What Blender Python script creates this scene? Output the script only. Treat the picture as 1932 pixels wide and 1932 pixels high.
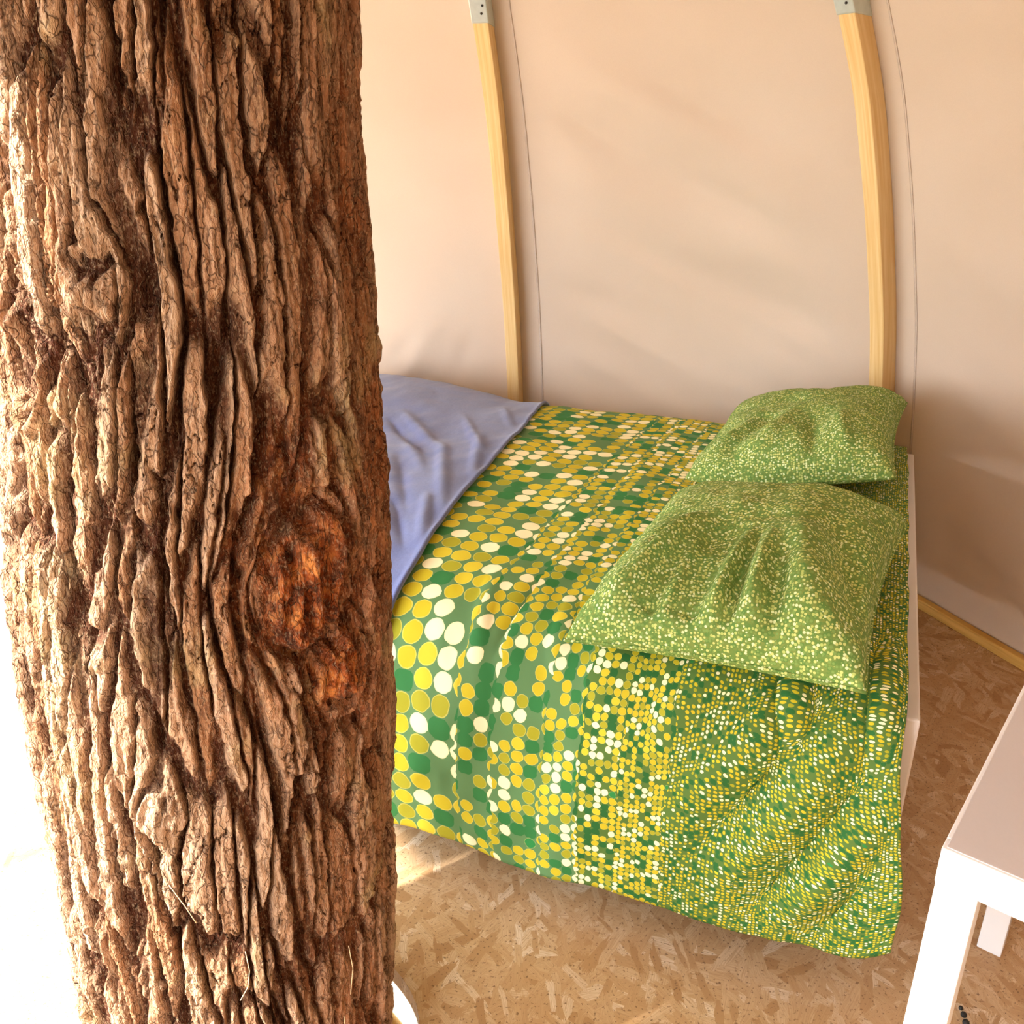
import bpy, bmesh, math, random
import numpy as np
from mathutils import Vector, Matrix

for o in list(bpy.data.objects):
    bpy.data.objects.remove(o)
scene = bpy.context.scene
COL = scene.collection

# ------------------------------------------------------------------ camera
cam_data = bpy.data.cameras.new('camera')
cam_data.sensor_width = 36.0
cam_data.lens = 36.0 * 1640.0 / 1932.0
cam_data.clip_start = 0.02
cam = bpy.data.objects.new('camera', cam_data)
cam.location = (0, 0, 1.4)
cam.rotation_euler = (math.radians(90) - math.atan(640 / 1640), 0, 0)
COL.objects.link(cam)
scene.camera = cam

# ------------------------------------------------------------------ sky, sun, exposure
world = bpy.data.worlds.new('sky')
scene.world = world
world.use_nodes = True
wb = world.node_tree.nodes['Background']
wb.inputs['Color'].default_value = (0.88, 0.95, 1.0, 1)
wb.inputs['Strength'].default_value = 12.0

SUN_DIR = Vector((-0.86, -0.50, 0.85)).normalized()     # towards the sun
sd = bpy.data.lights.new('sun', 'SUN')
sd.energy = 19.0
sd.angle = math.radians(2.0)
sd.color = (1.0, 0.97, 0.92)
sun = bpy.data.objects.new('sun', sd)
sun.rotation_euler = SUN_DIR.to_track_quat('Z', 'Y').to_euler()
sun.location = (-6, -2, 5)
COL.objects.link(sun)

vs = scene.view_settings
vs.view_transform = 'Standard'
vs.look = 'None'
vs.gamma = 1.0
vs.use_curve_mapping = False
vs.exposure = 0.27


# ------------------------------------------------------------------ helpers
def obj(name, verts, faces, mat, parent=None, smooth=False, uv=None):
    me = bpy.data.meshes.new(name)
    me.from_pydata([tuple(map(float, v)) for v in verts], [], [tuple(map(int, f)) for f in faces])
    return finish(name, me, mat, parent, smooth, uv)


def finish(name, me, mat, parent=None, smooth=False, uv=None):
    if uv is not None:
        lay = me.uv_layers.new(name='UVMap')
        li = np.empty(len(me.loops), np.int32)
        me.loops.foreach_get('vertex_index', li)
        lay.data.foreach_set('uv', np.asarray(uv, np.float32)[li].ravel())
    if smooth:
        me.polygons.foreach_set('use_smooth', np.ones(len(me.polygons), bool))
    me.materials.append(mat)
    me.update()
    o = bpy.data.objects.new(name, me)
    COL.objects.link(o)
    if parent:
        o.parent = parent
    return o


def bm_obj(name, bm, mat, parent=None, smooth=False):
    me = bpy.data.meshes.new(name)
    bmesh.ops.recalc_face_normals(bm, faces=bm.faces)
    bm.to_mesh(me)
    bm.free()
    return finish(name, me, mat, parent, smooth)


def grid_faces(nr, nc, wrap=False):
    r = np.arange(nr - 1)[:, None]
    c = np.arange(nc if wrap else nc - 1)[None, :]
    c2 = (c + 1) % nc
    return np.stack([r * nc + c, r * nc + c2, (r + 1) * nc + c2, (r + 1) * nc + c], -1).reshape(-1, 4)


def np_mesh(name, verts, quads, attrs=None):
    me = bpy.data.meshes.new(name)
    nv, nf = len(verts), len(quads)
    me.vertices.add(nv)
    me.vertices.foreach_set('co', np.asarray(verts, np.float32).ravel())
    me.loops.add(nf * 4)
    me.loops.foreach_set('vertex_index', np.asarray(quads, np.int32).ravel())
    me.polygons.add(nf)
    me.polygons.foreach_set('loop_start', np.arange(0, nf * 4, 4, dtype=np.int32))
    me.update(calc_edges=True)
    for k, v in (attrs or {}).items():
        a = me.attributes.new(k, 'FLOAT', 'POINT')
        a.data.foreach_set('value', np.asarray(v, np.float32).ravel())
    return me


def thing(name, label, cat, loc=(0, 0, 0), group=None):
    o = bpy.data.objects.new(name, None)
    o.empty_display_size = 0.05
    o.location = loc
    COL.objects.link(o)
    tag(o, label, cat, group)
    return o


def tag(o, label, cat, group=None):
    o['label'] = label
    o['category'] = cat
    if group:
        o['group'] = group
    return o


def struct(o, label=None):
    o['kind'] = 'structure'
    if label:
        o['label'] = label
    return o


def keep_world(o, parent):
    o.parent = parent
    o.matrix_parent_inverse = Matrix.Translation(parent.location).inverted()
    return o


def solidify(o, t, offset=-1):
    m = o.modifiers.new('thickness', 'SOLIDIFY')
    m.thickness = t
    m.offset = offset
    return o


def box_bm(origin, e1, e2, e3, bevel=0.0, seg=2):
    """box spanned by three edge vectors from origin"""
    o, a, b, c = map(Vector, (origin, e1, e2, e3))
    bm = bmesh.new()
    vs_ = [bm.verts.new(o + a * i + b * j + c * k) for k in (0, 1) for j in (0, 1) for i in (0, 1)]
    for f in ((0, 2, 3, 1), (4, 5, 7, 6), (0, 1, 5, 4), (2, 6, 7, 3), (0, 4, 6, 2), (1, 3, 7, 5)):
        bm.faces.new([vs_[i] for i in f])
    if bevel:
        bmesh.ops.bevel(bm, geom=bm.edges[:], offset=bevel, segments=seg, affect='EDGES', profile=0.5)
    return bm


def tube(name, pts, rad, mat, parent=None, n=8, closed=False):
    pts = [Vector(p) for p in pts]
    m = len(pts)
    V = []
    ref = Vector((0.3, 0.2, 0.93)).normalized()
    for i, p in enumerate(pts):
        a = pts[(i - 1) % m] if (closed or i > 0) else p
        b = pts[(i + 1) % m] if (closed or i < m - 1) else p
        t = (b - a).normalized()
        r_ = ref if abs(t.dot(ref)) < 0.95 else Vector((1, 0, 0))
        x = t.cross(r_).normalized()
        y = t.cross(x)
        rr = rad(i / (m - 1)) if callable(rad) else rad
        for k in range(n):
            g = 2 * math.pi * k / n
            V.append(p + (x * math.cos(g) + y * math.sin(g)) * rr)
    F = [tuple(f) for f in grid_faces(m, n, wrap=True)]
    if closed:
        F += [((m - 1) * n + k, (m - 1) * n + (k + 1) % n, (k + 1) % n, k) for k in range(n)]
    else:
        F += [tuple(range(n - 1, -1, -1)), tuple(range((m - 1) * n, m * n))]
    return obj(name, V, F, mat, parent, True)


# vectorised gradient noise ------------------------------------------------
_rng = np.random.default_rng(7)
_P = np.concatenate([_rng.permutation(256)] * 2).astype(np.int64)
_G = _rng.normal(size=(256, 3))
_G /= np.linalg.norm(_G, axis=1)[:, None]


def pnoise(x, y, z):
    x, y, z = np.broadcast_arrays(np.asarray(x, float), np.asarray(y, float), np.asarray(z, float))
    xi, yi, zi = (np.floor(q).astype(np.int64) for q in (x, y, z))
    xf, yf, zf = x - xi, y - yi, z - zi
    fu, fv, fw = (q * q * q * (q * (q * 6 - 15) + 10) for q in (xf, yf, zf))
    out = 0
    for i in (0, 1):
        for j in (0, 1):
            for k in (0, 1):
                h = _P[_P[_P[(xi + i) & 255] + ((yi + j) & 255)] + ((zi + k) & 255)] & 255
                g = _G[h]
                d = g[..., 0] * (xf - i) + g[..., 1] * (yf - j) + g[..., 2] * (zf - k)
                out = out + d * (fu if i else 1 - fu) * (fv if j else 1 - fv) * (fw if k else 1 - fw)
    return out * 1.5


def fbm(x, y, z, oct=4, gain=0.5):
    s, a, f = 0, 1.0, 1.0
    for i in range(oct):
        s = s + a * pnoise(x * f + 17.3 * i, y * f, z * f)
        a *= gain
        f *= 2.03
    return s


def sstep(a, b, x):
    t = np.clip((x - a) / (b - a), 0, 1)
    return t * t * (3 - 2 * t)


# ------------------------------------------------------------------ material helpers
class NT:
    def __init__(self, name):
        self.m = bpy.data.materials.new(name)
        self.m.use_nodes = True
        self.t = self.m.node_tree
        self.b = self.t.nodes['Principled BSDF']
        self.out = self.t.nodes['Material Output']

    def n(self, typ, **kw):
        nd = self.t.nodes.new(typ)
        for k, v in kw.items():
            setattr(nd, k, v)
        return nd

    def put(self, sock, v):
        if isinstance(v, bpy.types.NodeSocket):
            self.t.links.new(v, sock)
        elif isinstance(v, (tuple, list)) and len(v) == 3 and sock.type == 'RGBA':
            sock.default_value = (*v, 1)
        else:
            sock.default_value = v

    def math(self, op, a, b=None, c=None, clamp=False):
        nd = self.n('ShaderNodeMath', operation=op, use_clamp=clamp)
        self.put(nd.inputs[0], a)
        if b is not None:
            self.put(nd.inputs[1], b)
        if c is not None:
            self.put(nd.inputs[2], c)
        return nd.outputs[0]

    def mix(self, f, a, b, blend='MIX'):
        nd = self.n('ShaderNodeMix', data_type='RGBA', blend_type=blend)
        self.put(nd.inputs[0], f)
        self.put(nd.inputs[6], a)
        self.put(nd.inputs[7], b)
        return nd.outputs[2]

    def ramp(self, f, stops, interp='LINEAR'):
        nd = self.n('ShaderNodeValToRGB')
        cr = nd.color_ramp
        cr.interpolation = interp
        while len(cr.elements) < len(stops):
            cr.elements.new(0.5)
        for e, (p, c) in zip(cr.elements, stops):
            e.position = p
            e.color = (*c, 1) if len(c) == 3 else c
        self.put(nd.inputs[0], f)
        return nd.outputs[0]

    def noise(self, vec, scale, detail=3, rough=0.5, dist=0.0):
        nd = self.n('ShaderNodeTexNoise')
        if vec is not None:
            self.put(nd.inputs['Vector'], vec)
        nd.inputs['Scale'].default_value = scale
        nd.inputs['Detail'].default_value = detail
        nd.inputs['Roughness'].default_value = rough
        nd.inputs['Distortion'].default_value = dist
        return nd.outputs[0]

    def coord(self, which='Object'):
        return self.n('ShaderNodeTexCoord').outputs[which]

    def mapping(self, vec, scale=(1, 1, 1), rot=(0, 0, 0), loc=(0, 0, 0)):
        nd = self.n('ShaderNodeMapping')
        self.put(nd.inputs['Vector'], vec)
        nd.inputs['Scale'].default_value = scale
        nd.inputs['Rotation'].default_value = rot
        nd.inputs['Location'].default_value = loc
        return nd.outputs[0]

    def attr(self, name):
        return self.n('ShaderNodeAttribute', attribute_name=name).outputs['Fac']

    def bump(self, h, strength=0.3, dist=0.01):
        nd = self.n('ShaderNodeBump')
        self.put(nd.inputs['Height'], h)
        nd.inputs['Strength'].default_value = strength
        nd.inputs['Distance'].default_value = dist
        self.t.links.new(nd.outputs[0], self.b.inputs['Normal'])
        return nd.outputs[0]

    def set(self, col=None, rough=None, metal=None, spec=None):
        if col is not None:
            self.put(self.b.inputs['Base Color'], col)
        if rough is not None:
            self.put(self.b.inputs['Roughness'], rough)
        if metal is not None:
            self.b.inputs['Metallic'].default_value = metal
        if spec is not None:
            self.b.inputs['Specular IOR Level'].default_value = spec
        return self.m


def mat_canvas():
    k = NT('tent_canvas')
    co = k.coord()
    n1 = k.noise(co, 3.0, 3)
    n2 = k.noise(co, 420.0, 2, 0.7)
    col = k.mix(n1, (0.63, 0.51, 0.41), (0.71, 0.595, 0.50))
    col = k.mix(k.math('MULTIPLY', n2, 0.35), col, (0.46, 0.35, 0.27))
    k.set(col, 0.9, spec=0.1)
    nrm = k.bump(n2, 0.12, 0.002)
    tr = k.n('ShaderNodeBsdfTranslucent')
    tr.inputs['Color'].default_value = (0.72, 0.50, 0.26, 1)
    ms = k.n('ShaderNodeMixShader')
    ms.inputs[0].default_value = 0.07
    k.t.links.new(k.b.outputs[0], ms.inputs[1])
    k.t.links.new(tr.outputs[0], ms.inputs[2])
    k.t.links.new(ms.outputs[0], k.out.inputs['Surface'])
    return k.m


def mat_pine(name, base, dark, axis_scale, rough=0.55, uv=False):
    k = NT(name)
    co = k.coord()
    v = k.mapping(k.coord('UV') if uv else co, axis_scale)
    n1 = k.noise(v, 1.0, 4, 0.6, 0.4)
    n2 = k.noise(co, 6.0, 2)
    col = k.mix(k.ramp(n1, [(0.35, (0, 0, 0)), (0.68, (1, 1, 1))]), base, dark)
    col = k.mix(k.math('MULTIPLY', n2, 0.25), col, dark)
    k.set(col, rough, spec=0.3)
    k.bump(n1, 0.1, 0.002)
    return k.m


def mat_plain(name, col, rough=0.6, metal=0.0, spec=0.4, var=0.0, scale=30.0):
    k = NT(name)
    n = k.noise(k.coord(), scale, 3)
    c2 = tuple(max(0, c * (1 - var)) for c in col)
    k.set(k.mix(n, col, c2), rough, metal, spec)
    return k.m


def mat_osb():
    k = NT('oriented_strand_board')
    co = k.coord()
    wob = k.n('ShaderNodeVectorMath', operation='ADD')
    nz = k.n('ShaderNodeTexNoise')
    k.put(nz.inputs['Vector'], co)
    nz.inputs['Scale'].default_value = 9.0
    sc = k.n('ShaderNodeVectorMath', operation='SCALE')
    k.t.links.new(nz.outputs['Color'], sc.inputs[0])
    sc.inputs['Scale'].default_value = 0.03
    k.t.links.new(co, wob.inputs[0])
    k.t.links.new(sc.outputs[0], wob.inputs[1])
    co2 = wob.outputs[0]
    pal = [(0.0, (0.42, 0.23, 0.10)), (0.15, (0.55, 0.34, 0.17)), (0.5, (0.61, 0.40, 0.22)),
           (0.85, (0.68, 0.48, 0.29)), (1.0, (0.80, 0.64, 0.46))]
    col = None
    hgt = None
    for i, (ang, sx, sy, th) in enumerate(((0.3, 13, 42, -1), (1.9, 12, 50, 0.50), (2.6, 10, 38, 0.55),
                                           (0.9, 12, 55, 0.62), (2.2, 9, 34, 0.66), (1.45, 14, 60, 0.72))):
        v = k.mapping(co2, (sx, sy, 1), (0, 0, ang), (i * 3.7, i * 1.9, 0))
        # object coordinates are rotated first, then stretched: two mapping nodes
        v = k.mapping(k.mapping(co2, (1, 1, 1), (0, 0, ang), (i * 3.7, i * 1.9, 0)), (sx, sy, 0.001))
        vo = k.n('ShaderNodeTexVoronoi', voronoi_dimensions='2D', distance='CHEBYCHEV')
        k.put(vo.inputs['Vector'], v)
        vo.inputs['Scale'].default_value = 1.0
        vo.inputs['Randomness'].default_value = 0.9
        sep = k.n('ShaderNodeSeparateColor')
        k.t.links.new(vo.outputs['Color'], sep.inputs[0])
        c = k.ramp(sep.outputs[0], pal)
        gr = k.noise(k.mapping(v, (1, 7, 1)), 2.0, 3)
        c = k.mix(k.ramp(gr, [(0.40, (0, 0, 0)), (0.70, (0.75,) * 3)]), c, (0.44, 0.25, 0.12))
        fuzz = k.noise(k.mapping(v, (3, 9, 1)), 1.5, 2)
        if col is None:
            col, hgt = c, sep.outputs[1]
        else:
            m = k.math('MULTIPLY', k.math('GREATER_THAN', sep.outputs[2], th),
                       k.math('LESS_THAN', k.math('ADD', vo.outputs['Distance'], k.math('MULTIPLY', k.math('SUBTRACT', fuzz, 0.5), 0.55)), 0.44))
            col = k.mix(m, col, c)
            hgt = k.mix(m, hgt, sep.outputs[1])
    sp = k.noise(co, 160.0, 2, 0.6)
    col = k.mix(k.ramp(sp, [(0.33, (0.8,) * 3), (0.40, (0, 0, 0))]), col, (0.16, 0.08, 0.035))
    lo = k.noise(co, 2.2, 3)
    col = k.mix(k.ramp(lo, [(0.45, (0, 0, 0)), (0.7, (0.45,) * 3)]), col, (0.48, 0.25, 0.10))
    k.set(col, 0.5, spec=0.35)
    k.bump(hgt, 0.12, 0.002)
    return k.m


def mat_dots(name, zones, pal, ground, green, uvscale=1.0, green_cut=0.27, fine_ground=None):
    """printed cotton: columns of touching dots whose size changes in steps along U"""
    k = NT(name)
    uvn = k.n('ShaderNodeUVMap')
    uvn.uv_map = 'UVMap'
    sx = k.n('ShaderNodeSeparateXYZ')
    k.t.links.new(uvn.outputs[0], sx.inputs[0])
    u, v = sx.outputs[0], sx.outputs[1]
    wv = k.n('ShaderNodeTexNoise')
    k.put(wv.inputs['Vector'], uvn.outputs[0])
    wv.inputs['Scale'].default_value = 55.0
    wv.inputs['Detail'].default_value = 1.0
    ws = k.n('ShaderNodeSeparateColor')
    k.t.links.new(wv.outputs['Color'], ws.inputs[0])
    u = k.math('ADD', u, k.math('MULTIPLY', k.math('SUBTRACT', ws.outputs[0], 0.5), 0.006))
    v = k.math('ADD', v, k.math('MULTIPLY', k.math('SUBTRACT', ws.outputs[1], 0.5), 0.006))
    # ragged zone borders
    nz = k.noise(uvn.outputs[0], 30.0, 1)
    uu = k.math('ADD', u, k.math('MULTIPLY', k.math('SUBTRACT', nz, 0.5), 0.02))
    s = k.ramp(uu, [(p, (z * 10,) * 3) for p, z in zones], 'CONSTANT')
    s = k.math('MULTIPLY', s, 0.1)
    us = k.math('DIVIDE', u, s)
    i = k.math('FLOOR', us)
    fu = k.math('SUBTRACT', k.math('SUBTRACT', us, i), 0.5)
    wn1 = k.n('ShaderNodeTexWhiteNoise', noise_dimensions='2D')
    cv = k.n('ShaderNodeCombineXYZ')
    k.put(cv.inputs[0], i)
    k.put(cv.inputs[1], k.math('MULTIPLY', s, 977.0))
    k.t.links.new(cv.outputs[0], wn1.inputs['Vector'])
    vsft = k.math('ADD', k.math('DIVIDE', v, s), k.math('MULTIPLY', wn1.outputs['Value'], 1.0))
    j = k.math('FLOOR', vsft)
    fv = k.math('SUBTRACT', k.math('SUBTRACT', vsft, j), 0.5)
    r = k.math('SQRT', k.math('ADD', k.math('MULTIPLY', fu, fu), k.math('MULTIPLY', fv, fv)))
    cell = k.n('ShaderNodeCombineXYZ')
    k.put(cell.inputs[0], i)
    k.put(cell.inputs[1], j)
    k.put(cell.inputs[2], k.math('MULTIPLY', s, 977.0))
    wn = k.n('ShaderNodeTexWhiteNoise', noise_dimensions='3D')
    k.t.links.new(cell.outputs[0], wn.inputs['Vector'])
    clus = k.noise(cell.outputs[0], 0.33, 1)
    pick = k.math('ADD', wn.outputs['Value'], k.math('MULTIPLY', k.math('SUBTRACT', clus, 0.5), 0.65))
    col = k.ramp(pick, pal, 'CONSTANT')
    isgreen = k.math('LESS_THAN', pick, green_cut)
    big = k.math('GREATER_THAN', s, 0.009)
    rad = k.math('ADD', 0.35, k.math('MULTIPLY', big, 0.125))
    dot = k.math('LESS_THAN', r, rad)
    ring = k.math('MULTIPLY', k.math('GREATER_THAN', r, 0.43), 0.35)
    dcol = k.mix(ring, col, (0.75, 0.70, 0.25))
    if fine_ground:
        ground = k.mix(k.math('GREATER_THAN', s, 0.02), fine_ground, ground)
        green = k.mix(k.math('GREATER_THAN', s, 0.02), (0.025, 0.13, 0.03), green)
    gsel = k.math('GREATER_THAN', k.math('FRACT', k.math('MULTIPLY', wn.outputs['Value'], 13.7)), 0.45)
    bg = k.mix(k.math('MULTIPLY', k.math('MULTIPLY', isgreen, gsel), k.math('LESS_THAN', r, 0.56)), ground, green)
    out = k.mix(k.math('MULTIPLY', dot, k.math('SUBTRACT', 1.0, isgreen)), bg, dcol)
    k.set(out, 0.75, spec=0.2)
    b1 = k.noise(k.coord(), 9.0, 3)
    b2 = k.noise(k.coord(), 30.0, 2)
    k.bump(k.math('ADD', b1, k.math('MULTIPLY', b2, 0.25)), 0.25, 0.02)
    return k.m


def mat_bark():
    k = NT('rough_bark')
    co = k.coord()
    rid = k.attr('ridge')
    plate = k.attr('plate')
    knot = k.attr('knot')
    side = k.attr('rust')
    n1 = k.noise(k.mapping(co, (1, 1, 0.35)), 45.0, 4, 0.65)
    n2 = k.noise(k.mapping(co, (1, 1, 0.2)), 160.0, 3, 0.7)
    n3 = k.noise(co, 7.0, 3)
    top = k.mix(plate, (0.34, 0.165, 0.08), (0.64, 0.45, 0.30))
    top = k.mix(k.math('MULTIPLY', n1, 0.7), top, (0.22, 0.095, 0.042))
    deep = k.mix(n1, (0.034, 0.010, 0.004), (0.085, 0.026, 0.010))
    col = k.mix(k.ramp(rid, [(0.18, (0, 0, 0)), (0.78, (1, 1, 1))]), deep, top)
    col = k.mix(k.math('MULTIPLY', side, k.ramp(n3, [(0.3, (0.35,) * 3), (0.65, (0.95,) * 3)])), col,
                k.mix(k.ramp(n1, [(0.35, (0, 0, 0)), (0.65, (1, 1, 1))]), (0.085, 0.022, 0.008), (0.34, 0.12, 0.045)))
    # lichen flecks
    lich = k.math('MULTIPLY', k.ramp(k.noise(co, 9.0, 4, 0.6), [(0.56, (0, 0, 0)), (0.68, (1, 1, 1))]), 0.45)
    col = k.mix(k.math('MULTIPLY', lich, rid), col, (0.42, 0.34, 0.16))
    kc = k.ramp(k.noise(co, 38.0, 4, 0.65), [(0.36, (0.05, 0.012, 0.005)), (0.50, (0.30, 0.065, 0.014)), (0.66, (0.66, 0.24, 0.06))])
    col = k.mix(knot, col, kc)
    n4 = k.noise(k.mapping(co, (1, 1, 0.5)), 330.0, 3, 0.75)
    vc = k.n('ShaderNodeTexVoronoi', feature='DISTANCE_TO_EDGE')
    wpv = k.n('ShaderNodeVectorMath', operation='ADD')
    wpn = k.n('ShaderNodeTexNoise')
    k.put(wpn.inputs['Vector'], co)
    wpn.inputs['Scale'].default_value = 60.0
    wps = k.n('ShaderNodeVectorMath', operation='SCALE')
    k.t.links.new(wpn.outputs['Color'], wps.inputs[0])
    wps.inputs['Scale'].default_value = 0.02
    k.t.links.new(co, wpv.inputs[0])
    k.t.links.new(wps.outputs[0], wpv.inputs[1])
    k.put(vc.inputs['Vector'], k.mapping(wpv.outputs[0], (1, 1, 0.3)))
    vc.inputs['Scale'].default_value = 85.0
    hair = k.ramp(vc.outputs['Distance'], [(0.0, (0, 0, 0)), (0.07, (1, 1, 1))])
    col = k.mix(k.math('MULTIPLY', k.math('SUBTRACT', 1.0, hair), k.ramp(n3, [(0.42, (0.0,) * 3), (0.62, (0.75,) * 3)])), col, (0.045, 0.014, 0.006))
    spk = k.ramp(n2, [(0.38, (1, 1, 1)), (0.47, (0, 0, 0))])
    col = k.mix(k.math('MULTIPLY', spk, 0.6), col, (0.06, 0.02, 0.009))
    col = k.mix(k.math('MULTIPLY', k.ramp(n4, [(0.52, (0, 0, 0)), (0.7, (1, 1, 1))]), 0.45), col, (0.60, 0.42, 0.25))
    k.set(col, 0.9, spec=0.15)
    h = k.math('ADD', k.math('MULTIPLY', n1, 0.8), k.math('MULTIPLY', n2, 0.7))
    h = k.math('ADD', h, k.math('ADD', k.math('MULTIPLY', hair, 0.22), k.math('MULTIPLY', n4, 0.35)))
    k.bump(h, 1.0, 0.009)
    return k.m


M = {}
M['canvas'] = mat_canvas()
M['seam'] = mat_plain('canvas_seam', (0.66, 0.53, 0.44), 0.9, var=0.25, scale=90, spec=0.1)
M['pine'] = mat_pine('pale_pine', (0.80, 0.58, 0.29), (0.68, 0.42, 0.16), (130, 3.0, 1), uv=True)
M['batten'] = mat_pine('yellow_batten', (0.82, 0.52, 0.14), (0.62, 0.34, 0.07), (4, 4, 80))
M['zinc'] = mat_plain('galvanised_steel', (0.62, 0.66, 0.60), 0.4, 0.35, var=0.25, scale=60)
M['screw'] = mat_plain('dark_screw', (0.05, 0.045, 0.04), 0.5, 0.6, var=0.2)
M['osb'] = mat_osb()
M['white'] = mat_plain('white_lacquer', (0.86, 0.86, 0.88), 0.35, var=0.03)
M['tabletop'] = mat_plain('shade_greyed_laminate', (0.60, 0.555, 0.56), 0.45, var=0.05, scale=300)  # laminate greyed so its colour carries the weaker light on the top
M['headboard'] = mat_plain('white_board', (0.80, 0.72, 0.68), 0.45, var=0.05)
M['mattress'] = mat_plain('mattress_ticking', (0.70, 0.68, 0.62), 0.9, var=0.1)
M['rail'] = mat_plain('dark_bed_rail', (0.12, 0.07, 0.04), 0.6, var=0.3)
M['bark'] = mat_bark()
M['fibre'] = mat_plain('dry_bark_fibre', (0.80, 0.60, 0.36), 0.8, var=0.2)
M['rope'] = mat_plain('tan_rope', (0.52, 0.34, 0.12), 0.9, var=0.4, scale=120)
M['ground'] = mat_plain('pale_sandy_ground', (0.34, 0.32, 0.27), 0.95, var=0.12, scale=2.0)
M['scrap'] = mat_plain('black_scrap', (0.012, 0.010, 0.008), 0.6)

PAL = [(0.0, (0.03, 0.24, 0.06)), (0.27, (0.58, 0.47, 0.02)), (0.56, (0.38, 0.36, 0.02)),
       (0.70, (0.66, 0.53, 0.03)), (0.80, (0.92, 0.86, 0.54))]
M['duvet'] = mat_dots('dotted_duvet_cotton',
                      [(0.0, 0.0056), (0.24, 0.0076), (0.36, 0.0108), (0.45, 0.0142), (0.53, 0.0215), (0.60, 0.0265), (0.70, 0.0310), (0.78, 0.0440)],
                      PAL, (0.115, 0.235, 0.09), (0.035, 0.19, 0.05), fine_ground=(0.09, 0.17, 0.035))
PPAL = [(0.0, (0.19, 0.31, 0.08)), (0.30, (0.54, 0.58, 0.19)), (0.56, (0.44, 0.52, 0.15)),
        (0.78, (0.66, 0.74, 0.40))]
def mat_speckle():
    k = NT('speckled_pillow_cotton')
    co = k.coord()
    vo = k.n('ShaderNodeTexVoronoi')
    k.put(vo.inputs['Vector'], co)
    vo.inputs['Scale'].default_value = 175.0
    vo.inputs['Randomness'].default_value = 0.8
    sep = k.n('ShaderNodeSeparateColor')
    k.t.links.new(vo.outputs['Color'], sep.inputs[0])
    col = k.ramp(sep.outputs[0], PPAL, 'CONSTANT')
    m = k.math('LESS_THAN', vo.outputs['Distance'], 0.46)
    out = k.mix(m, k.mix(sep.outputs[1], (0.10, 0.22, 0.05), (0.20, 0.26, 0.06)), col)
    k.set(out, 0.8, spec=0.15)
    k.bump(k.math('ADD', k.noise(co, 14.0, 3), k.math('MULTIPLY', k.noise(co, 45.0, 2), 0.3)), 0.35, 0.02)
    return k.m


M['pillow'] = mat_speckle()


def mat_fleece():
    k = NT('blue_fleece')
    co = k.coord()
    n = k.noise(co, 130.0, 3, 0.7)
    n2 = k.noise(co, 12.0, 3)
    col = k.mix(n, (0.075, 0.10, 0.26), (0.15, 0.19, 0.41))
    col = k.mix(k.math('MULTIPLY', n2, 0.3), col, (0.17, 0.17, 0.27))
    k.set(col, 0.85, spec=0.2)
    k.b.inputs['Sheen Weight'].default_value = 0.3
    k.bump(k.math('ADD', n2, k.math('MULTIPLY', n, 0.2)), 0.3, 0.012)
    return k.m


M['fleece'] = mat_fleece()
M['fleece_hem'] = mat_plain('navy_hem', (0.045, 0.05, 0.10), 0.85, var=0.3)

# ------------------------------------------------------------------ tent shell
AX = np.array([-0.40, 1.45])
VERT = {  # rib positions at full radius, named by order round the tent
    0: (-1.40, 3.75), 1: (0.045, 3.62), 2: (1.377, 2.963), 3: (1.80, 1.75), 4: (1.65, 0.45),
    5: (0.75, -0.55), 6: (-0.60, -0.80), 7: (-1.85, -0.20), 8: (-2.50, 0.75), 9: (-2.35, 2.40)}
RZ = [-0.05, 0.0, 0.3, 0.54, 0.71, 0.96, 1.30, 1.60, 1.80, 2.10, 2.40, 2.70, 3.00, 3.25, 3.50]
RR_ = [0.985, 0.985, 0.972, 0.955, 0.940, 0.912, 0.856, 0.795, 0.735, 0.630, 0.50, 0.37, 0.25, 0.15, 0.060]
_zz = np.linspace(-0.05, 3.50, 366)
_rho = np.interp(_zz, RZ, RR_)
_ker = np.hanning(31)
_ker /= _ker.sum()
_rho = np.convolve(np.pad(_rho, 15, mode='edge'), _ker, 'valid')


def rho(z):
    return np.interp(z, _zz, _rho)


def axis(z):
    t = sstep(1.8, 3.2, np.asarray(z, float))
    return AX[0] + t * 0.06, AX[1] - t * 0.37


def shell(v, z, extra=0.0):
    ax, ay = axis(z)
    r = rho(z)
    dx, dy = v[0] - AX[0], v[1] - AX[1]
    L = np.hypot(dx, dy)
    return ax + dx * (r + extra / L), ay + dy * (r + extra / L)


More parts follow.
